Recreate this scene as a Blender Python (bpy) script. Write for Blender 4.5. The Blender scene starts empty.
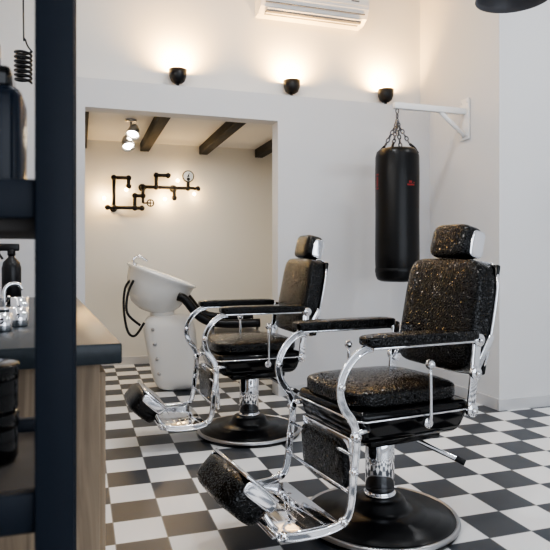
import bpy, bmesh, math, random
from mathutils import Vector, Matrix, Euler
random.seed(4)
scene=bpy.context.scene
COL=scene.collection
try: scene.view_settings.look='AgX - Medium High Contrast'
except Exception: pass
# ---------------- materials ----------------
def mat(name,color,rough=.5,metal=0,coat=0,emit=None,es=0,bump=None,var=0.0,varscale=6,ior=1.45):
    m=bpy.data.materials.new(name); m.use_nodes=True
    nt=m.node_tree; b=nt.nodes['Principled BSDF']
    b.inputs['Base Color'].default_value=(*color,1)
    b.inputs['Roughness'].default_value=rough
    b.inputs['Metallic'].default_value=metal
    b.inputs['Coat Weight'].default_value=coat
    b.inputs['Coat Roughness'].default_value=.08
    b.inputs['IOR'].default_value=ior
    tc=nt.nodes.new('ShaderNodeTexCoord')
    if emit:
        b.inputs['Emission Color'].default_value=(*emit,1); b.inputs['Emission Strength'].default_value=es
    if var:
        n=nt.nodes.new('ShaderNodeTexNoise'); n.inputs['Scale'].default_value=varscale; n.inputs['Detail'].default_value=4
        nt.links.new(tc.outputs['Object'],n.inputs['Vector'])
        mx=nt.nodes.new('ShaderNodeMix'); mx.data_type='RGBA'
        mx.inputs['A'].default_value=(*[c*(1-var) for c in color],1)
        mx.inputs['B'].default_value=(*[min(1,c*(1+var)) for c in color],1)
        nt.links.new(n.outputs['Fac'],mx.inputs['Factor'])
        nt.links.new(mx.outputs['Result'],b.inputs['Base Color'])
    if bump:
        kind,sc,st,dist=bump
        bp=nt.nodes.new('ShaderNodeBump'); bp.inputs['Strength'].default_value=st; bp.inputs['Distance'].default_value=dist
        if kind=='v':
            t=nt.nodes.new('ShaderNodeTexVoronoi'); t.feature='DISTANCE_TO_EDGE'; o='Distance'
            nt.links.new(tc.outputs['Object'],t.inputs['Vector'])
        else:
            t=nt.nodes.new('ShaderNodeTexNoise'); o='Fac'; nt.links.new(tc.outputs['Object'],t.inputs['Vector'])
        t.inputs['Scale'].default_value=sc
        if kind=='v':
            mr=nt.nodes.new('ShaderNodeMapRange'); mr.inputs['From Max'].default_value=.40; mr.interpolation_type='SMOOTHSTEP'
            nt.links.new(t.outputs[o],mr.inputs['Value']); nt.links.new(mr.outputs[0],bp.inputs['Height'])
        else:
            nt.links.new(t.outputs[o],bp.inputs['Height'])
        nt.links.new(bp.outputs[0],b.inputs['Normal'])
        if coat: nt.links.new(bp.outputs[0],b.inputs['Coat Normal'])
    return m
def wood(name,c1,c2,axis=0,sc=1.0,rough=.5):
    m=bpy.data.materials.new(name); m.use_nodes=True; nt=m.node_tree; b=nt.nodes['Principled BSDF']
    tc=nt.nodes.new('ShaderNodeTexCoord'); mp=nt.nodes.new('ShaderNodeMapping')
    s=[14*sc]*3; s[axis]=1.2*sc; mp.inputs['Scale'].default_value=s
    n=nt.nodes.new('ShaderNodeTexNoise'); n.inputs['Scale'].default_value=2.2; n.inputs['Detail'].default_value=6; n.inputs['Distortion'].default_value=.8
    r=nt.nodes.new('ShaderNodeValToRGB'); r.color_ramp.elements[0].position=.35; r.color_ramp.elements[1].position=.65
    r.color_ramp.elements[0].color=(*c1,1); r.color_ramp.elements[1].color=(*c2,1)
    nt.links.new(tc.outputs['Object'],mp.inputs['Vector']); nt.links.new(mp.outputs[0],n.inputs['Vector'])
    nt.links.new(n.outputs['Fac'],r.inputs[0]); nt.links.new(r.outputs[0],b.inputs['Base Color'])
    b.inputs['Roughness'].default_value=rough
    return m
M_WALL=mat('wall_paint',(.73,.73,.735),.85,bump=('n',90,.05,.002))
M_WPART=mat('partition_shaded_paint',(.645,.645,.655),.85,bump=('n',90,.05,.002))  # white wall with shade put into its colour, so the ledge edge reads
M_WUP=mat('upper_wall_lit_paint',(.75,.75,.74),.85,bump=('n',90,.05,.002))  # lighter copy of the wall white, lit look put into the colour
M_CREAM=mat('alcove_paint',(.76,.745,.70),.85,bump=('n',60,.06,.002))
M_CEIL=mat('ceiling_paint',(.72,.72,.72),.9)
M_BASE=mat('baseboard_paint',(.60,.60,.61),.5)
M_VINYL=mat('black_glitter_vinyl',(.0008,.0008,.0010),.065,bump=('v',84,.62,.0025),ior=1.38)
M_BLACK=mat('black_enamel',(.0018,.0018,.0024),.09,ior=1.38)
M_RUB=mat('black_rubber',(.004,.004,.005),.30,ior=1.35)
M_CHROME=mat('chrome',(.84,.85,.88),.07,1)
M_STEEL=mat('brushed_steel',(.45,.45,.46),.3,1)
M_DSTEEL=mat('dark_chain_steel',(.16,.16,.17),.3,1)
M_WHITE=mat('white_plastic',(.80,.80,.80),.35)
M_CERAM=mat('white_ceramic',(.70,.70,.69),.10,coat=.6)
M_WVINYL=mat('white_vinyl',(.72,.71,.69),.35,bump=('n',40,.1,.003))
M_WMETAL=mat('white_painted_metal',(.80,.79,.78),.4)
M_BAG=mat('black_bag_leather',(.0025,.0025,.003),.33,bump=('n',110,.22,.002),ior=1.38)
M_RED=mat('red_print',(.20,.010,.010),.5)
M_GREY=mat('grey_vent',(.16,.16,.17),.5)
M_BEAM=wood('dark_beam_wood',(.012,.0112,.011),(.032,.030,.029),1,1,.85)
M_WOOD=wood('weathered_oak',(.17,.125,.085),(.33,.255,.175),2,.8,.75)
M_TOP=mat('dark_stone_worktop',(.020,.027,.033),.3,var=.25,varscale=60,ior=1.35)
M_NAVY=mat('navy_painted_steel',(.0045,.0085,.0165),.5,var=.2,ior=1.3)
M_PIPE=mat('black_iron_pipe',(.008,.006,.005),.45,.2,bump=('n',120,.3,.002))
M_DIAL=mat('dial_white',(.9,.9,.88),.3)
M_BULB=mat('warm_bulb',(1,.8,.5),.3,emit=(1,.74,.38),es=40)
M_BULBW=mat('spot_bulb',(1,.9,.75),.3,emit=(1,.87,.66),es=45)
M_SHADE=mat('dark_shade',(.005,.005,.006),.35)
M_SHADEIN=mat('shade_inside',(.10,.10,.11),.4)
M_BLUE=mat('dark_blue_plastic',(.004,.009,.020),.25,ior=1.35)
M_GLASS=mat('frosted_glass',(.5,.52,.55),.1); M_GLASS.node_tree.nodes['Principled BSDF'].inputs['Transmission Weight'].default_value=.8
M_BROWN=mat('brown_cover',(.030,.025,.022),.6,var=.3,varscale=20)
# floor
M_FLOOR=bpy.data.materials.new('checker_tiles'); M_FLOOR.use_nodes=True
nt=M_FLOOR.node_tree; b=nt.nodes['Principled BSDF']
tc=nt.nodes.new('ShaderNodeTexCoord'); mp=nt.nodes.new('ShaderNodeMapping'); TILE=.2
mp.inputs['Scale'].default_value=(1/TILE,1/TILE,1); mp.inputs['Location'].default_value=(.35,.1,.5)
nt.links.new(tc.outputs['Object'],mp.inputs['Vector'])
ck=nt.nodes.new('ShaderNodeTexChecker'); ck.inputs['Scale'].default_value=1
ck.inputs['Color1'].default_value=(.82,.82,.82,1); ck.inputs['Color2'].default_value=(.050,.056,.066,1)
nt.links.new(mp.outputs[0],ck.inputs['Vector'])
br=nt.nodes.new('ShaderNodeTexBrick'); br.offset=0; br.squash=1
br.inputs['Scale'].default_value=1; br.inputs['Brick Width'].default_value=1; br.inputs['Row Height'].default_value=1
br.inputs['Mortar Size'].default_value=.012; br.inputs['Mortar Smooth'].default_value=.2
nt.links.new(mp.outputs[0],br.inputs['Vector'])
mx=nt.nodes.new('ShaderNodeMix'); mx.data_type='RGBA'; mx.inputs['B'].default_value=(.2,.2,.2,1)
nt.links.new(br.outputs['Fac'],mx.inputs['Factor']); nt.links.new(ck.outputs['Color'],mx.inputs['A'])
nz=nt.nodes.new('ShaderNodeTexNoise'); nz.inputs['Scale'].default_value=5; nz.inputs['Detail'].default_value=5
nt.links.new(tc.outputs['Object'],nz.inputs['Vector'])
mr=nt.nodes.new('ShaderNodeMapRange'); mr.inputs['To Min'].default_value=.26; mr.inputs['To Max'].default_value=.42
nt.links.new(nz.outputs['Fac'],mr.inputs['Value']); nt.links.new(mr.outputs[0],b.inputs['Roughness'])
nt.links.new(mx.outputs['Result'],b.inputs['Base Color'])
b.inputs['IOR'].default_value=1.33

# ---------------- geometry kit ----------------
def R(x=0,y=0,z=0): return Euler((math.radians(x),math.radians(y),math.radians(z))).to_matrix().to_4x4()
def T(x,y,z): return Matrix.Translation((x,y,z))
I4=Matrix.Identity(4)
def smoothpts(pts,n=6,closed=False):
    P=[Vector(p) for p in pts]; out=[]; N=len(P)
    rng=N if closed else N-1
    for i in range(rng):
        if closed: a,b_,c,d=P[(i-1)%N],P[i],P[(i+1)%N],P[(i+2)%N]
        else: a,b_,c,d=P[max(i-1,0)],P[i],P[i+1],P[min(i+2,N-1)]
        for k in range(n):
            t=k/n
            out.append(.5*((2*b_)+(c-a)*t+(2*a-5*b_+4*c-d)*t*t+(3*b_-a-3*c+d)*t**3))
    if not closed: out.append(P[-1])
    return out
class G:
    def __init__(s): s.V=[];s.F=[];s.MI=[];s.S=[]
    def add(s,V,F,m=0,smooth=True,X=I4):
        o=len(s.V); s.V+= [X@Vector(v) for v in V]
        for f in F: s.F.append([i+o for i in f]); s.MI.append(m); s.S.append(smooth)
        return s
    def box(s,c,size,bev=0,m=0,X=I4,seg=2,taper=None):
        bm=bmesh.new(); bmesh.ops.create_cube(bm,size=1)
        for v in bm.verts:
            v.co=Vector((v.co.x*size[0],v.co.y*size[1],v.co.z*size[2]))
            if taper and v.co.z<0: v.co.x*=taper; v.co.y*=taper
        if bev: bmesh.ops.bevel(bm,geom=bm.edges[:],offset=bev,segments=seg,profile=.5,affect='EDGES')
        bm.verts.index_update()
        s.add([v.co.copy() for v in bm.verts],[[v.index for v in f.verts] for f in bm.faces],m,bool(bev),X@T(*c)); bm.free(); return s
    def lathe(s,prof,seg=40,m=0,X=I4):
        V=[];F=[];n=len(prof)
        for i in range(seg):
            a=2*math.pi*i/seg
            for r,z in prof: V.append((r*math.cos(a),r*math.sin(a),z))
        for i in range(seg):
            j=(i+1)%seg
            for k in range(n-1): F.append([i*n+k,j*n+k,j*n+k+1,i*n+k+1])
        if prof[0][0]>1e-5: F.append([i*n for i in range(seg)][::-1]) if s._cap else None
        if prof[-1][0]>1e-5 and s._cap: F.append([i*n+n-1 for i in range(seg)])
        return s.add(V,F,m,True,X)
    _cap=True
    def cyl(s,c,r,h,m=0,X=I4,seg=24,bev=.002):
        return s.lathe([(r-bev,-h/2),(r,-h/2+bev),(r,h/2-bev),(r-bev,h/2)],seg,m,X@T(*c))
    def sph(s,c,r,m=0,X=I4,seg=16):
        pr=[(max(1e-6,r*math.sin(math.pi*k/10)),-r*math.cos(math.pi*k/10)) for k in range(11)]
        return s.lathe(pr,seg,m,X@T(*c))
    def tube(s,pts,r,m=0,closed=False,seg=10,X=I4,sm=6,ry=None):
        P=smoothpts(pts,sm,closed) if sm else [Vector(p) for p in pts]
        n=len(P); V=[];F=[]; N=None
        for i in range(n):
            if closed: t=P[(i+1)%n]-P[(i-1)%n]
            else: t=P[min(i+1,n-1)]-P[max(i-1,0)]
            t.normalize()
            if N is None:
                N=Vector((0,0,1)) if abs(t.z)<.9 else Vector((1,0,0))
            N=(N-t*N.dot(t)).normalized(); B=t.cross(N)
            rr=r[i*(len(r)-1)//max(1,n-1)] if isinstance(r,list) else r
            for k in range(seg):
                a=2*math.pi*k/seg; V.append(P[i]+N*math.cos(a)*rr+B*math.sin(a)*(ry if ry else rr))
        for i in range(n if closed else n-1):
            j=(i+1)%n
            for k in range(seg):
                l=(k+1)%seg; F.append([i*seg+k,i*seg+l,j*seg+l,j*seg+k])
        if not closed: F.append(list(range(seg))[::-1]); F.append([(n-1)*seg+k for k in range(seg)])
        return s.add(V,F,m,True,X)
    def pillow(s,c,size,k=5,m=0,X=I4,n=14,fn=None):
        bm=bmesh.new(); bmesh.ops.create_cube(bm,size=2)
        bmesh.ops.subdivide_edges(bm,edges=bm.edges[:],cuts=n,use_grid_fill=True)
        for v in bm.verts:
            p=v.co
            L=(abs(p.x)**k+abs(p.y)**k+abs(p.z)**k)**(1/k)
            p=p/L
            if fn: p=fn(p)
            v.co=Vector((p[0]*size[0]/2,p[1]*size[1]/2,p[2]*size[2]/2))
        bm.verts.index_update()
        s.add([v.co.copy() for v in bm.verts],[[v.index for v in f.verts] for f in bm.faces],m,True,X@T(*c)); bm.free(); return s
    def build(s,name,mats,parent=None,loc=None,rotz=0,label=None,cat=None,kind=None,group=None):
        me=bpy.data.meshes.new(name); me.from_pydata([tuple(v) for v in s.V],[],s.F)
        for m in (mats if isinstance(mats,(list,tuple)) else [mats]): me.materials.append(m)
        for p,mi,sm in zip(me.polygons,s.MI,s.S): p.material_index=mi; p.use_smooth=sm
        me.validate(); me.update()
        bm=bmesh.new(); bm.from_mesh(me); bmesh.ops.recalc_face_normals(bm,faces=bm.faces[:]); bm.to_mesh(me); bm.free()
        o=bpy.data.objects.new(name,me); COL.objects.link(o)
        if parent: o.parent=parent
        if loc: o.location=loc
        if rotz: o.rotation_euler=(0,0,math.radians(rotz))
        if label:o['label']=label
        if cat:o['category']=cat
        if kind:o['kind']=kind
        if group:o['group']=group
        return o
def empty(name,loc,rotz,label,cat,group=None):
    e=bpy.data.objects.new(name,None); e.empty_display_size=.1; COL.objects.link(e); e.location=loc; e.rotation_euler=(0,0,math.radians(rotz))
    e['label']=label; e['category']=cat
    if group:e['group']=group
    return e
def copy_tree(root,loc,rotz):
    r=root.copy(); COL.objects.link(r); r.location=loc; r.rotation_euler=(0,0,math.radians(rotz))
    def rec(src,dst):
        for ch in list(src.children):
            c=ch.copy(); c.parent=dst; COL.objects.link(c); rec(ch,c)
    rec(root,r); return r
def structure(name,c,size,m,label=None):
    return G().box((0,0,0),size,0).build(name,m,loc=c,kind='structure',label=label or name.replace('_',' '),cat=name.split('_')[0])

# ---------------- room ----------------
XL=-.75; XR=5.4; YB=-2.6; ZC=3.6
f=G(); f.add([(-1.2,-3,0),(6,-3,0),(6,7,0),(-1.2,7,0),(-1.2,-3,-.1),(6,-3,-.1),(6,7,-.1),(-1.2,7,-.1)],[[0,1,2,3],[4,7,6,5],[0,4,5,1],[1,5,6,2],[2,6,7,3],[3,7,4,0]],0,False)
f.build('floor',M_FLOOR,kind='structure',label='black and white checkerboard tile floor',cat='floor')
structure('ceiling',((XL+XR)/2,1.1,ZC+.05),(XR-XL+.2,7.6,.1),M_CEIL)
structure('wall_left',(XL-.05,.97,ZC/2),(.1,7.12,ZC),M_WALL)
structure('wall_right',(XR+.05,.5,ZC/2),(.1,6.3,ZC),M_WALL)
def extr(poly_list,y0,y1):
    g=G()
    for (x0,z0,x1,z1) in poly_list:
        g.box(((x0+x1)/2,(y0+y1)/2,(z0+z1)/2),(x1-x0,y1-y0,z1-z0))
    return g
PY=4.53; OX0,OX1,OZ=.034,1.497,2.19
extr([(XL,0,OX0,2.4),(OX1,0,2.88,2.4),(OX0,OZ,OX1,2.4)],PY,4.68).build('wall_partition',M_WPART,kind='structure',label='white partition wall with a wide opening',cat='wall')
extr([(XL,2.4,2.88,ZC)],4.68,4.83).build('wall_upper',M_WUP,kind='structure',label='white upper wall set back above the ledge',cat='wall')
extr([(XL,2.36,2.88,2.3999)],4.6801,4.83).build('trim_1',M_WALL,kind='structure')
G().box((0,0,0),(XR-2.88+.1,1.21,ZC)).build('wall_return',M_WALL,loc=((2.88+XR+.1)/2,3.62+.605,ZC/2),kind='structure',label='white projecting wall block',cat='wall')
structure('baseboard_return',(2.873,4.075,.04),(.014,.90,.08),M_BASE)
structure('baseboard_right',((2.866+XR)/2,3.613,.04),(XR-2.866,.014,.08),M_BASE)
structure('baseboard_partition',((OX1+2.866)/2,PY-.007,.04),(2.866-OX1,.014,.08),M_BASE)
extr([(XL,0,-.2,ZC),(4.6,0,XR,ZC),(-.2,0,4.6,.3),(-.2,2.9,4.6,ZC)],YB-.1,YB).build('wall_rear',M_WALL,kind='structure',label='white rear wall with shop window opening',cat='wall')
w=G()
for x in (-.17,1.4,3.0,4.57): w.box((x,YB-.05,1.6),(.06,.06,2.6),.004)
for z in (.33,2.87): w.box((2.2,YB-.05,z),(4.74,.06,.06),.004)
w.build('window_1',M_SHADE,kind='structure',label='dark framed shop window',cat='window')
AB=6.37
structure('wall_alcove_back',(.8,AB+.05,1.2),(3.0,.1,2.4),M_CREAM)
structure('wall_alcove_left',(-.65,(4.68+AB)/2,1.2),(.1,AB-4.68,2.4),M_CREAM)
structure('wall_alcove_right',(2.25,(4.68+AB)/2,1.2),(.1,AB-4.68,2.4),M_CREAM)
structure('ceiling_alcove',(.8,(4.83+AB)/2,2.35),(3.0,AB-4.83+.0,.1),M_CEIL)
structure('baseboard_alcove',(.8,AB-.008,.04),(2.8,.016,.08),M_BASE)
for i,x in enumerate((.02,.64,1.26,1.88)):
    G().box((0,0,0),(.09,AB-4.69,.09),.006).build('ceiling_beam',M_BEAM,loc=(x,(4.69+AB)/2,2.3-.046),label='rough dark-stained wooden ceiling beam',cat='beam',group='dark ceiling beams')

# ---------------- cup wall lamps ----------------
def cup(loc,master=[None]):
    if master[0] is None:
        e=empty('uplight',loc,0,'small black cup uplight glowing on the wall ledge','lamp','black cup uplights on the ledge')
        g=G(); g._cap=False
        g.lathe([(1e-4,.035),(.03,.038),(.052,.055),(.066,.09),(.070,.145),(.066,.145),(.060,.10),(.047,.07),(.025,.058),(1e-4,.056)],32)
        g.build('lamp_shade',M_SHADE,e)
        g=G(); g.cyl((0,0,.006),.035,.012); g.cyl((0,0,.03),.012,.05); g.build('lamp_stem',M_SHADE,e)
        g=G(); g.sph((0,0,.115),.03); g.build('light_bulb',M_BULB,e)
        master[0]=e; return e
    return copy_tree(master[0],loc,0)
for x in (.713,1.64,2.495):
    cup((x,4.605,2.4))
    L=bpy.data.lights.new('uplight_glow','SPOT'); L.energy=85; L.color=(1,.57,.18); L.shadow_soft_size=.03; L.spot_size=math.radians(170); L.spot_blend=1
    o=bpy.data.objects.new('uplight_glow',L); COL.objects.link(o); o.location=(x,4.585,2.56); o.rotation_euler=(math.radians(180-36),0,0)

# ---------------- air conditioner ----------------
e=empty('air_conditioner',(1.81,4.68,3.05),0,'white split air conditioner mounted high on the wall','air conditioner')
prof=[(0,.0),(-.10,0),(-.165,.035),(-.205,.10),(-.215,.16),(-.212,.27),(-.195,.30),(0,.30)]
g=G(); n=len(prof); V=[(-.46,y,z) for y,z in prof]+[(.46,y,z) for y,z in prof]
g.add(V,[[i,(i+1)%n,(i+1)%n+n,i+n] for i in range(n)]+[list(range(n)),list(range(n,2*n))[::-1]],0,False)
g.build('body',M_WHITE,e)
g=G(); g.box((0,-.125,.005),(.82,.085,.012),.002); g.box((0,-.19,.062),(.86,.008,.008),.001); g.build('air_outlet',M_GREY,e)
g=G(); g.box((0,0,0),(.82,.065,.008),.003,X=T(0,-.148,.010)@R(-24)); g.build('louver',M_WHITE,e)
g=G(); g.box((0,-.2165,.20),(.915,.006,.16),.003); g.build('front_panel',M_WHITE,e)
g=G(); g.box((.33,-.2205,.15),(.07,.002,.012)); g.build('badge',M_GREY,e)

# ---------------- pendant ----------------
e=empty('pendant_lamp',(2.06,2.485,2.40),0,'dark metal dome pendant lamp hanging from the ceiling','lamp')
g=G(); g._cap=False
g.lathe([(.18,0),(.178,.03),(.15,.09),(.09,.14),(.035,.165),(.03,.20),(1e-4,.205)],48)
g.build('lamp_shade',M_SHADE,e)
g=G(); g._cap=False
g.lathe([(.182,-.003),(.174,-.003),(.172,.028),(.145,.084),(.085,.132),(1e-4,.15)],48); g.build('shade_lining',M_SHADEIN,e)
g=G(); g.cyl((0,0,.70),.004,1.0); g.cyl((0,0,1.19),.05,.02); g.build('cord',M_SHADE,e)
g=G(); g.sph((0,0,.06),.03); g.build('light_bulb',M_GLASS,e)

# ---------------- punching bag + bracket ----------------
BX,BY=2.27,4.01
e=empty('wall_bracket',(2.88,BY,2.245),0,'white steel wall bracket holding the punching bag','bracket')
g=G(); g.box((-.012,0,-.06),(.012,.11,.32),.002)
for z in (.07,-.19):
    for y in (-.035,.035): g.cyl((0,0,0),.008,.01,X=T(-.02,y,z)@R(0,90))
g.build('wall_plate',M_WMETAL,e)
g=G(); g.box((-.325,0,0),(.63,.045,.045),.003); g.build('arm',M_WMETAL,e)
g=G(); g.tube([(-.24,0,-.015),(-.018,0,-.19)],.018,sm=0,seg=8); g.build('brace',M_WMETAL,e)
e=empty('punching_bag',(BX,BY,.92),0,'black leather punching bag hanging from a chain','punching bag')
g=G(); g.lathe([(1e-4,0),(.12,.004),(.150,.018),(.162,.05),(.165,.2),(.163,.5),(.165,.8),(.163,.94),(.155,.975),(.135,.995),(.10,1.000),(1e-4,.99)],48); g.build('body',M_BAG,e)
for z in (.07,):
    g=G(); g._cap=False; g.lathe([(.1645,z),(.166,z+.004),(.166,z+.03),(.1645,z+.034)],48)
    g.build('stitched_band',M_BAG,e)
def patch(a0,a1,z0,z1,r=.1668):
    V=[];F=[];n=8
    for i in range(n+1):
        a=math.radians(a0+(a1-a0)*i/n)
        V+=[(r*math.cos(a),r*math.sin(a),z0),(r*math.cos(a),r*math.sin(a),z1)]
    for i in range(n): F.append([2*i,2*i+2,2*i+3,2*i+1])
    return V,F
g=G()
g.add(*patch(-94,-72,.708,.721)); g.add(*patch(-89,-80,.727,.744)); g.add(*patch(-76,-71,.727,.735))
g.build('logo_print',M_RED,e)
g=G(); g.add(*patch(-186,-174,.69,.703)); g.add(*patch(-184,-176,.71,.785)); g.add(*patch(-186,-174,.793,.806)); g.build('logo_print',M_RED,e)
for k in range(4):
    a=math.pi/4+k*math.pi/2
    g=G(); g.tube([(.155*math.cos(a),.155*math.sin(a),.955),(.130*math.cos(a),.130*math.sin(a),.998),(.095*math.cos(a),.095*math.sin(a),1.03)],.010,sm=3)
    g.build('strap',M_BAG,e)
def chain(g,a,b,pitch=.030,r=.0050,w=.012):
    a=Vector(a);b=Vector(b);d=b-a;n=max(2,int(d.length/pitch)); q=d.to_track_quat('Z','Y').to_matrix().to_4x4()
    for i in range(n):
        c=a+d*((i+.5)/n); L=pitch*.65
        X=T(*c)@q@R(0,0,90*(i%2))
        pts=[(w*math.cos(t),0,L*math.sin(t)) for t in [k*math.pi/5 for k in range(10)]]
        g.tube(pts,r,closed=True,sm=1,seg=6,X=X)
for k in range(4):
    a=math.pi/4+k*math.pi/2
    g=G(); chain(g,(.095*math.cos(a),.095*math.sin(a),1.03),(0,0,1.20)); g.build('chain',M_DSTEEL,e)
g=G(); chain(g,(0,0,1.19),(0,0,1.305)); g.sph((0,0,1.2),.018); g.build('chain',M_DSTEEL,e)

# ---------------- barber chair ----------------
GRP='black and chrome barber chairs'
ch=empty('barber_chair',(0,0,0),0,'black glitter vinyl barber chair with chrome frame and round base','barber chair',GRP)
XBASE=T(-.030,0,0)
g=G(); g.lathe([(1e-4,.0),(.315,0),(.322,.012),(.320,.026),(.305,.032),(.290,.033),(.286,.041),(.248,.042),(.243,.050),(.196,.051),(.190,.059),(.14,.062),(.125,.066),(.112,.078),(.105,.098),(.095,.110),(.075,.115),(1e-4,.115)],64,X=XBASE); g.build('base',M_RUB,ch)
g=G(); g._cap=False; g.lathe([(.307,.031),(.311,.036),(.318,.036),(.324,.03),(.325,.02)],64,X=XBASE); g.build('base_trim',M_STEEL,ch)
g=G(); g.cyl((0,0,.26),.060,.31,bev=.004,seg=40,X=XBASE); g.cyl((0,0,.122),.066,.012,seg=40,X=XBASE); g.build('column',M_CHROME,ch)
g=G(); g.box((-.03,0,.470),(.545,.530,.135),.040,seg=5,taper=.86); g.box((-.02,0,.39),(.34,.34,.04),.012); g.build('seat_frame',M_BLACK,ch)
g=G()
z=.505; x0,x1,yy=-.03-.273,-.03+.273,.2655
g.tube([(x0+.03,-yy,z),(x1-.03,-yy,z),(x1,-yy+.03,z),(x1,yy-.03,z),(x1-.03,yy,z),(x0+.03,yy,z),(x0,yy-.03,z),(x0,-yy+.03,z)],.004,closed=True,sm=0,seg=8)
g.build('seat_trim',M_CHROME,ch)
def seatf(p):
    x,y,z=p
    if z>0: z=z*(.82+.34*(1-.9*y*y)*(1-.9*x*x))
    return (x,y,z)
g=G(); g.pillow((-.035,0,.570),(.52,.475,.090),4.8,fn=seatf,n=22)
g.build('seat',M_VINYL,ch)
XB=T(.322,0,.855)@R(0,11,0)
def backf(p):
    x,y,z=p; y=y*(1-.03*(z>0)*z*z-.03*(z<0)*z*z); x=x+.18*(y*y-.6) if x<0 else x
    return (x,y,z)
g=G(); g.pillow((-.015,0,0),(.115,.475,.475),7,fn=backf,n=22,X=XB); g.build('backrest',M_VINYL,ch)
g=G(); g.box((.045,0,0),(.022,.455,.46),.010,X=XB,seg=3); g.build('backrest_shell',M_BLACK,ch)
g=G()
pp=[(.044,y,z) for y,z in [(-.15,-.234),(.15,-.234),(.215,-.20),(.230,-.1),(.232,.1),(.213,.20),(.15,.234),(-.15,.234),(-.213,.20),(-.232,.1),(-.230,-.1),(-.215,-.20)]]
g.tube(pp,.009,closed=True,X=XB,sm=4,ry=.007); g.build('backrest_trim',M_CHROME,ch)
XH=T(.375,0,1.168)@R(0,14,0)
g=G(); g.pillow((0,0,0),(.115,.23,.155),4.6,X=XH); g.build('headrest',M_VINYL,ch)
g=G()
for s in (-1,1): g.pillow((.022,s*.114,-.005),(.075,.012,.12),4,X=XH,n=8)
g.box((.060,0,-.01),(.012,.20,.10),.004,X=XH)
for s in (-.05,.05): g.tube([(.402,s,1.00),(.407,s,1.08),(.432,s,1.15)],.007)
g.build('headrest_bracket',M_CHROME,ch)
prof=[(-.240,.772),(-.280,.765),(-.325,.735),(-.362,.685),(-.378,.625),(-.362,.565),(-.330,.520),(-.312,.475),(-.310,.41),(-.322,.32),(-.332,.22),(-.355,.165),(-.42,.143),(-.54,.143),(-.62,.158)]
for s in (-1,1):
    y=s*.27
    g=G(); g.pillow((-.03,y,.800),(.52,.098,.044),6,n=16); g.build('armrest',M_VINYL,ch)
    g=G(); g.box((-.03,y,.775),(.47,.065,.010),.003)
    g.build('armrest_rail',M_CHROME,ch)
    g=G()
    for off,rr in ((-.0115,.0050),(.0115,.0050),(0,.0035)):
        P=[]
        for i,(t,z) in enumerate(prof):
            a=Vector(prof[max(i-1,0)]);b_=Vector(prof[min(i+1,len(prof)-1)]); d=(b_-a).normalized(); nrm=Vector((-d.y,d.x))
            P.append((t+nrm.x*off,y*.95,z+nrm.y*off))
        if off: g.tube(P,rr,sm=6,ry=rr)
        else:
            pts=smoothpts(P,6); V=[];F=[]
            for i,p in enumerate(pts):
                t=(pts[min(i+1,len(pts)-1)]-pts[max(i-1,0)]).normalized(); nn=Vector((-t.z,0,t.x))*.011
                V+=[p+nn+Vector((0,-.002,0)),p-nn+Vector((0,-.002,0)),p-nn+Vector((0,.002,0)),p+nn+Vector((0,.002,0))]
            for i in range(len(pts)-1):
                for k in range(4): F.append([4*i+k,4*i+(k+1)%4,4*i+4+(k+1)%4,4*i+4+k])
            g.add(V,F,0,False)
    for t,z,r in ((-.374,.64,.013),(-.312,.455,.018),(-.320,.33,.014),(-.365,.16,.015),(-.60,.155,.015)):
        g.cyl((0,0,0),r,.026,X=T(t,y*.95,z)@R(90)); g.sph((t,s*.270,z),r*.6)
    g.tube([(-.305,y*.95,.470),(-.25,y*.90,.470)],.011,sm=0)
    g.build('leg_frame',M_CHROME,ch)
    g=G(); g.tube([(0,s*.268,.475),(.0,s*.284,.49),(0,s*.288,.52),(-.002,s*.288,.68)],[.009,.008,.007,.007]); g.sph((-.002,s*.288,.70),.019); g.cyl((0,0,0),.02,.015,X=T(0,s*.272,.475)@R(90)); g.build('recline_lever',M_CHROME,ch)
    g=G(); g.box((0,0,0),(.040,.012,.30),.004,X=T(.232,s*.266,.635)@R(0,7))
    g.box((0,0,0),(.030,.012,.20),.004,X=T(.288,s*.252,.70)@R(0,32))
    for t,z,r in ((.25,.775,.026),(.235,.645,.026),(.215,.50,.026)):
        g.cyl((0,0,0),r,.022,X=T(t,s*.272,z)@R(90)); g.sph((t,s*.285,z),r*.45)
    g.build('arm_bracket',M_CHROME,ch)
XC=T(-.292,0,.318)@R(0,-4)
g=G(); g.pillow((0,0,0),(.055,.34,.20),5,X=XC); g.build('calf_pad',M_VINYL,ch)
g=G(); g.box((.012,0,0),(.020,.37,.225),.006,X=XC)
for z in (.245,.385): g.tube([(-.315,-.255,z),(-.315,.255,z)],.006,sm=0)
g.build('calf_frame',M_CHROME,ch)
g=G(); g.box((-.49,0,.138),(.27,.44,.014),.005)
for i in range(5): g.box((-.42-.035*i,0,.1455),(.006,.26,.0015),.0004)
g.tube([(-.62,-.25,.155),(-.62,.25,.155)],.010,sm=0)
g.build('footplate',M_CHROME,ch)
XF=T(-.675,0,.248)@R(0,-48)
g=G(); g.pillow((-.012,0,0.01),(.135,.365,.19),4.2,X=XF,n=16); g.build('foot_cushion',M_VINYL,ch)
g=G(); g.box((.056,0,0),(.014,.34,.165),.005,X=XF)
for s in (-1,1):
    g.pillow((.03,s*.184,0),(.05,.010,.15),4,X=XF,n=8); g.tube([(-.60,s*.20,.155),(-.62,s*.20,.175),(-.64,s*.185,.21)],.010)
g.build('foot_cushion_bracket',M_CHROME,ch)
g=G(); g.tube([(.01,-.03,.375),(.07,-.08,.36),(.14,-.16,.32),(.20,-.22,.29)],.010); g.cyl((.02,0,.372),.03,.02); g.build('pump_lever',M_CHROME,ch)
g=G(); g.tube([(.19,-.21,.297),(.20,-.22,.29),(.215,-.235,.281)],.013); g.build('lever_grip',M_RUB,ch)
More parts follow.
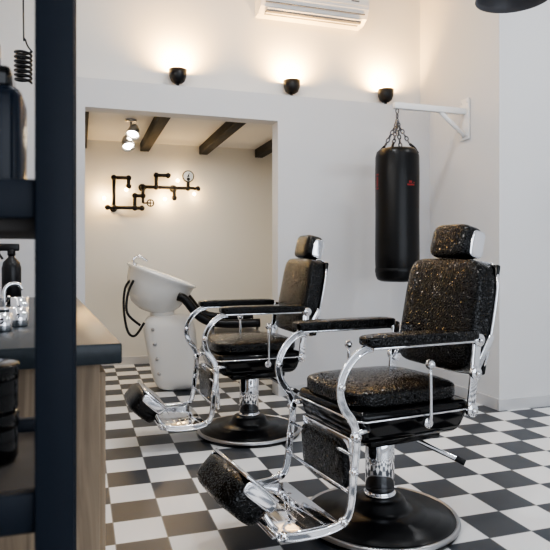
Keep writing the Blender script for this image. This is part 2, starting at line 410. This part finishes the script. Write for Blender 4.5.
def W(X,Y): # plan rotation between view axes and room axes
    c,s=math.cos(math.radians(18)),math.sin(math.radians(18)); return (c*X+s*Y,-s*X+c*Y)
x,y=W(.465,2.52); ch.location=(x,y,0); ch.rotation_euler=(0,0,math.radians(7))
x,y=W(-.135,3.79); c2=copy_tree(ch,(x,y,0),2)

# ---------------- shampoo unit ----------------
sx,sy=.66,5.12
e=empty('shampoo_unit',(sx,sy,0),-10,'white shampoo unit with tilting ceramic bowl, black seat and hose','shampoo basin')
g=G(); g.pillow((.09,0,.31),(.41,.41,.62),5,fn=lambda p:(p[0]*(1+.10*p[2])-.20*p[2],p[1],p[2])); g.cyl((-.0,0,.645),.10,.10); g.build('body',M_WVINYL,e)
for z in (.16,.28,.40,.52):
    g=G(); g.sph((-.04-(z-.34)*.14,-.207,z),.015); g.build('stud',M_STEEL,e)
XBW=T(-.03,0,.875)@R(0,20)
g=G(); g._cap=False
g.lathe([(1e-4,-.24),(.09,-.235),(.165,-.20),(.225,-.12),(.262,-.02),(.280,.065),(.297,.080),(.290,.096),(.27,.086),(.24,-.01),(.20,-.10),(.14,-.175),(.07,-.20),(1e-4,-.205)],56,X=XBW@Matrix.Diagonal((1.03,.88,1,1)))
g.build('basin',M_CERAM,e)
g=G(); g.tube([(-.22,-.08,1.02),(-.23,-.09,1.09),(-.18,-.07,1.11),(-.12,-.05,1.07)],.013); g.cyl((-.22,-.08,1.03),.022,.06); g.build('faucet',M_CHROME,e)
for pts in ([(-.24,-.10,.93),(-.29,-.12,.86),(-.30,-.16,.70),(-.26,-.25,.52),(-.20,-.26,.48),(-.13,-.24,.58)],[(-.22,-.18,.92),(-.265,-.20,.80),(-.26,-.26,.66),(-.16,-.25,.56)]):
    g=G(); g.tube(pts,.010); g.build('hose',M_RUB,e)
g=G(); g.pillow((.60,0,.42),(.50,.50,.13),4); g.build('seat',M_RUB,e)
for s in (-1,1):
    g=G(); g.tube([(.14,s*.27,.79),(.20,s*.28,.76),(.32,s*.28,.62),(.48,s*.28,.57),(.80,s*.28,.57)],.036); g.build('armrest',M_RUB,e)
for yy in (-.26,.26):
    for xx in (.42,.78):
        g=G(); g.tube([(xx,yy,0),(xx,yy,.56)],.012,sm=0); g.build('leg',M_STEEL,e)

# ---------------- pipe wall art ----------------
e=empty('pipe_wall_light',(.70,AB,1.75),0,'black iron pipe wall lamp with white gauge and valve wheel','wall lamp')
def pp(px,py,d=-.09): return ((.223+(px-103)*.01032)-.70, d, (1.1+(258-py)/600*6.27)-1.75)
segs=[[(107,209),(140,209)],[(113,180),(113,209)],[(113,180),(127,180)],[(127,180),(127,188)],[(133,197),(133,209)],[(133,197),(141,197)],
      [(141,188),(196,188)],[(141,188),(141,197)],[(154,176),(154,188)],[(154,176),(166,176)],[(172,188),(172,198)],[(186,179),(186,188)]]
g=G()
for s in segs: g.tube([pp(*s[0]),pp(*s[1])],.018,sm=0,seg=12)
for s in segs:
    for q in s: g.sph(pp(*q),.029,seg=12)
for q in ((113,209),(172,188),(141,188)):
    a=pp(*q); g.tube([a,(a[0],0,a[2])],.015,sm=0); g.cyl((0,0,0),.04,.012,X=T(a[0],-.007,a[2])@R(90))
g.build('pipe',M_PIPE,e)
a=pp(186,176)
g=G(); g.cyl((0,0,0),.062,.034,X=T(*a)@R(90)); g.build('gauge',M_PIPE,e)
g=G(); g.cyl((0,0,0),.052,.006,X=T(a[0],a[1]-.019,a[2])@R(90)); g.build('gauge_dial',M_DIAL,e)
g=G(); g.box((0,0,0),(.008,.003,.045),X=T(a[0],a[1]-.0235,a[2]+.01)@R(0,30)); g.cyl((0,0,0),.010,.004,X=T(a[0],a[1]-.0235,a[2])@R(90),bev=.001); g.build('gauge_needle',M_SHADE,e)
g=G(); a=pp(148,204,-.12)
g.tube([(a[0]+.034*math.cos(t*math.pi/4),a[1],a[2]+.034*math.sin(t*math.pi/4)) for t in range(8)],.007,closed=True,sm=3)
for t in range(4): g.tube([a,(a[0]+.034*math.cos(t*math.pi/2),a[1],a[2]+.034*math.sin(t*math.pi/2))],.005,sm=0)
g.tube([a,pp(141,204)],.008,sm=0); g.tube([pp(141,204),pp(141,197)],.014,sm=0)
g.build('valve_wheel',M_PIPE,e)
for q,en in (((104,200),9),((125,191),3),((163,199),9),((176,180),2.5),((193,193),2.5)):
    a=pp(*q,-.05); g=G(); g.sph(a,.017,seg=12); g.build('light_bulb',M_BULB,e)
    L=bpy.data.lights.new('pipe_glow','POINT'); L.energy=en*.75; L.color=(1,.62,.24); L.shadow_soft_size=.03
    o=bpy.data.objects.new('pipe_glow',L); COL.objects.link(o); o.location=(a[0]+.70,AB-.075,a[2]+1.75)

# ---------------- alcove spot lights ----------------
e=empty('ceiling_spotlight',(.42,5.34,2.30),0,'twin ceiling spotlight with metal shades','spotlight')
g=G(); g.cyl((0,0,-.01),.05,.02); g.cyl((0,0,-.04),.008,.06); g.tube([(0,0,-.06),(-.04,0,-.12),(-.03,0,-.17)],.006); g.build('mount',M_STEEL,e)
for c,a in (((.02,-.03,-.10),14),((-.03,0,-.20),-10)):
    X=T(*c)@R(-32,a)
    g=G(); g._cap=False; g.lathe([(1e-4,.06),(.03,.055),(.045,.02),(.058,-.055),(.054,-.055),(.040,.01),(1e-4,.03)],28,X=X); g.build('lamp_shade',M_STEEL,e)
    g=G(); g.sph((0,0,-.03),.036,X=X); g.build('light_bulb',M_BULBW,e)
L=bpy.data.lights.new('spot_glow','AREA'); L.energy=11; L.color=(1,.95,.87); L.size=.5
o=bpy.data.objects.new('spot_glow',L); COL.objects.link(o); o.location=(.9,5.5,2.18)

# ---------------- counter ----------------
ROT=3.5; CX,CY=.094,1.452
e=empty('counter_cabinet',(CX,CY,0),ROT,'weathered wooden cabinet base under the worktop','cabinet')
g=G(); g.box((-.345,.95,.43),(.60,1.80,.84),.003); g.build('body',M_WOOD,e)
for i in range(3):
    g=G(); g.box((-.037,.36+.58*i,.45),(.018,.54,.74),.004); g.build('door',M_WOOD,e)
g=G(); g.box((-.325,.93,.876),(.65,1.86,.048),.004); g.build('worktop',M_TOP,loc=(CX,CY,0),rotz=ROT,label='dark stone worktop on a wooden cabinet',cat='worktop')

def bottle(name,loc,h,r,m,label,cat,capm=M_SHADE,spray=False):
    e=empty(name,loc,0,label,cat)
    g=G(); g.lathe([(1e-4,0),(r*.9,0),(r,.006),(r,h*.6),(r*.85,h*.7),(r*.35,h*.78),(r*.33,h*.82),(1e-4,h*.82)],28); g.build('body',m,e)
    g=G(); g.cyl((0,0,h*.86),r*.42,h*.1)
    if spray:
        g.box((-.01,0,h*.95),(.085,.026,.032),.006); g.tube([(-.045,0,h*.93),(-.05,0,h*.85),(-.035,0,h*.75)],.005)
    else: g.cyl((0,0,h*.94),r*.36,h*.1)
    g.build('sprayer' if spray else 'cap',capm,e); return e
bottle('spray_bottle',(-.285,2.85,.90),.26,.04,M_SHADE,'black spray bottle on the worktop','bottle',spray=True)
def faucet(loc,rz):
    e=empty('faucet',loc,rz,'chrome gooseneck faucet on the worktop','faucet')
    g=G(); g.cyl((0,0,.008),.022,.016); g.tube([(0,0,.01),(0,0,.075),(.02,0,.10),(.05,0,.10),(.065,0,.08)],.008); g.build('spout',M_CHROME,e)
    g=G(); g.tube([(0,-.015,.03),(0,-.045,.045),(0,-.065,.06)],.005); g.build('handle',M_CHROME,e)
faucet((-.27,2.45,.90),20)
for i,(x,y,h,r) in enumerate(((-.17,1.90,.055,.026),(-.19,2.15,.07,.028),(-.20,1.78,.05,.024))):
    g=G(); g._cap=False; g.lathe([(1e-4,0),(r*.9,0),(r,.004),(r,h),(r-.003,h),(r-.004,.005),(1e-4,.005)],28); 
    g.build('metal_cup',M_CHROME,loc=(x,y,.90),label='small chrome cup on the worktop',cat='cup',group='chrome cups on the worktop')

# ---------------- foreground rack ----------------
RX,RY=-.0275,.75
e=empty('shelf_rack',(RX,RY,0),0,'navy painted steel shelf rack with wooden boards','shelf')
for xx in (0,-.62):
    for yy in (0,.34):
        g=G(); g.box((xx,yy,1.05),(.043,.043,2.1),.003); g.build('post',M_NAVY,e)
for z in (.45,.800,1.160,1.75):
    g=G(); g.box((-.31,.17,z-.008),(.575,.30,.042),.002); g.build('shelf_board',M_BROWN,e)
    for yy in (0,.34):
        g=G(); g.box((-.31,yy,z+.008),(.577,.02,.045),.002); g.build('shelf_rail',M_NAVY,e)
def container(loc,label):
    e=empty('container',loc,0,label,'container','dark containers on the rack')
    g=G(); g.box((0,0,.080),(.115,.105,.158),.016,seg=4); g.build('body',M_BLUE,e)
    g=G(); g.box((0,0,.171),(.085,.080,.030),.006,seg=3); g.cyl((0,0,.205),.026,.040); g.build('cap',M_BLACK,e)
container((-.132,.92,1.1745),'blocky dark blue plastic container with black cap')
container((-.275,.93,1.1745),'blocky dark blue plastic container with black cap')
def jar(loc,r,h,label):
    e=empty('jar',loc,0,label,'jar','dark jars on the rack')
    g=G(); g.lathe([(1e-4,0),(r*.92,0),(r,.006),(r,h*.66),(r*.96,h*.7),(1e-4,h*.7)],36); g.build('body',M_BLACK,e)
    g=G(); g.lathe([(1e-4,h*.7),(r*1.03,h*.7),(r*1.03,h*.97),(r*.98,h),(1e-4,h)],36); g.build('lid',M_BLACK,e)
for (x,y,z) in ((-.124,.93,.8145),(-.124,.93,.8830),(-.22,.93,.8145),(-.22,.93,.8830)):
    jar((x,y,z),.040,.068,'black product jar with glossy lid')
g=G(); pts=[(.036*math.cos(t*.9),.036*math.sin(t*.9),-.0030*t) for t in range(50)]
g.tube(pts,.006,sm=2,seg=6); g.tube([(.036,0,0),(.01,0,.05),(0,0,.2),(0,0,1.54)],.004)
g.build('coiled_cord',M_RUB,loc=(-.25,3.0,2.06),label='black coiled cord hanging by the counter',cat='cord')

# ---------------- lights ----------------
def area(name,loc,rot,sx,sy,e,col):
    L=bpy.data.lights.new(name,'AREA'); L.shape='RECTANGLE'; L.size=sx; L.size_y=sy; L.energy=e; L.color=col
    o=bpy.data.objects.new(name,L); COL.objects.link(o); o.location=loc; o.rotation_euler=[math.radians(a) for a in rot]; return o
area('window_daylight',(2.2,YB-.3,1.7),(90,0,0),4.6,2.6,118,(.86,.92,1))
for (x,y) in ((.5,1.4),(2.2,1.0),(1.2,3.1),(3.4,2.4)):  # added unseen lamps, small and bright to give speckle highlights on the vinyl
    e=empty('added_ceiling_disc',(x,y,ZC),0,'round white housing of an added unseen ceiling light','added light','added ceiling fill lights')
    g=G(); g.cyl((0,0,-.02),.11,.04,seg=32); g.build('housing',M_WHITE,e)
    L=bpy.data.lights.new('added_disc_fill','AREA'); L.shape='DISK'; L.size=.18; L.energy=18; L.color=(.97,.985,1)
    o=bpy.data.objects.new('added_disc_fill',L); COL.objects.link(o); o.location=(x,y,ZC-.045)
area('left_wall_fill',(XL+.06,1.8,2.35),(0,-100,0),.15,3.0,25,(1,.97,.92))  # unseen fill added at left to brighten the projecting wall's side face
w=bpy.data.worlds.new('world'); scene.world=w; w.use_nodes=True
w.node_tree.nodes['Background'].inputs[0].default_value=(.75,.82,.95,1); w.node_tree.nodes['Background'].inputs[1].default_value=.6

# ---------------- camera ----------------
cam=bpy.data.cameras.new('camera'); co=bpy.data.objects.new('camera',cam); COL.objects.link(co); scene.camera=co
co.location=(0,0,1.1); co.rotation_euler=(math.radians(90),0,math.radians(-18))
cam.sensor_width=36; cam.lens=36*600/550; cam.shift_y=-17/550
cam.dof.use_dof=True; cam.dof.focus_distance=3.0; cam.dof.aperture_fstop=8
cam.clip_start=.05
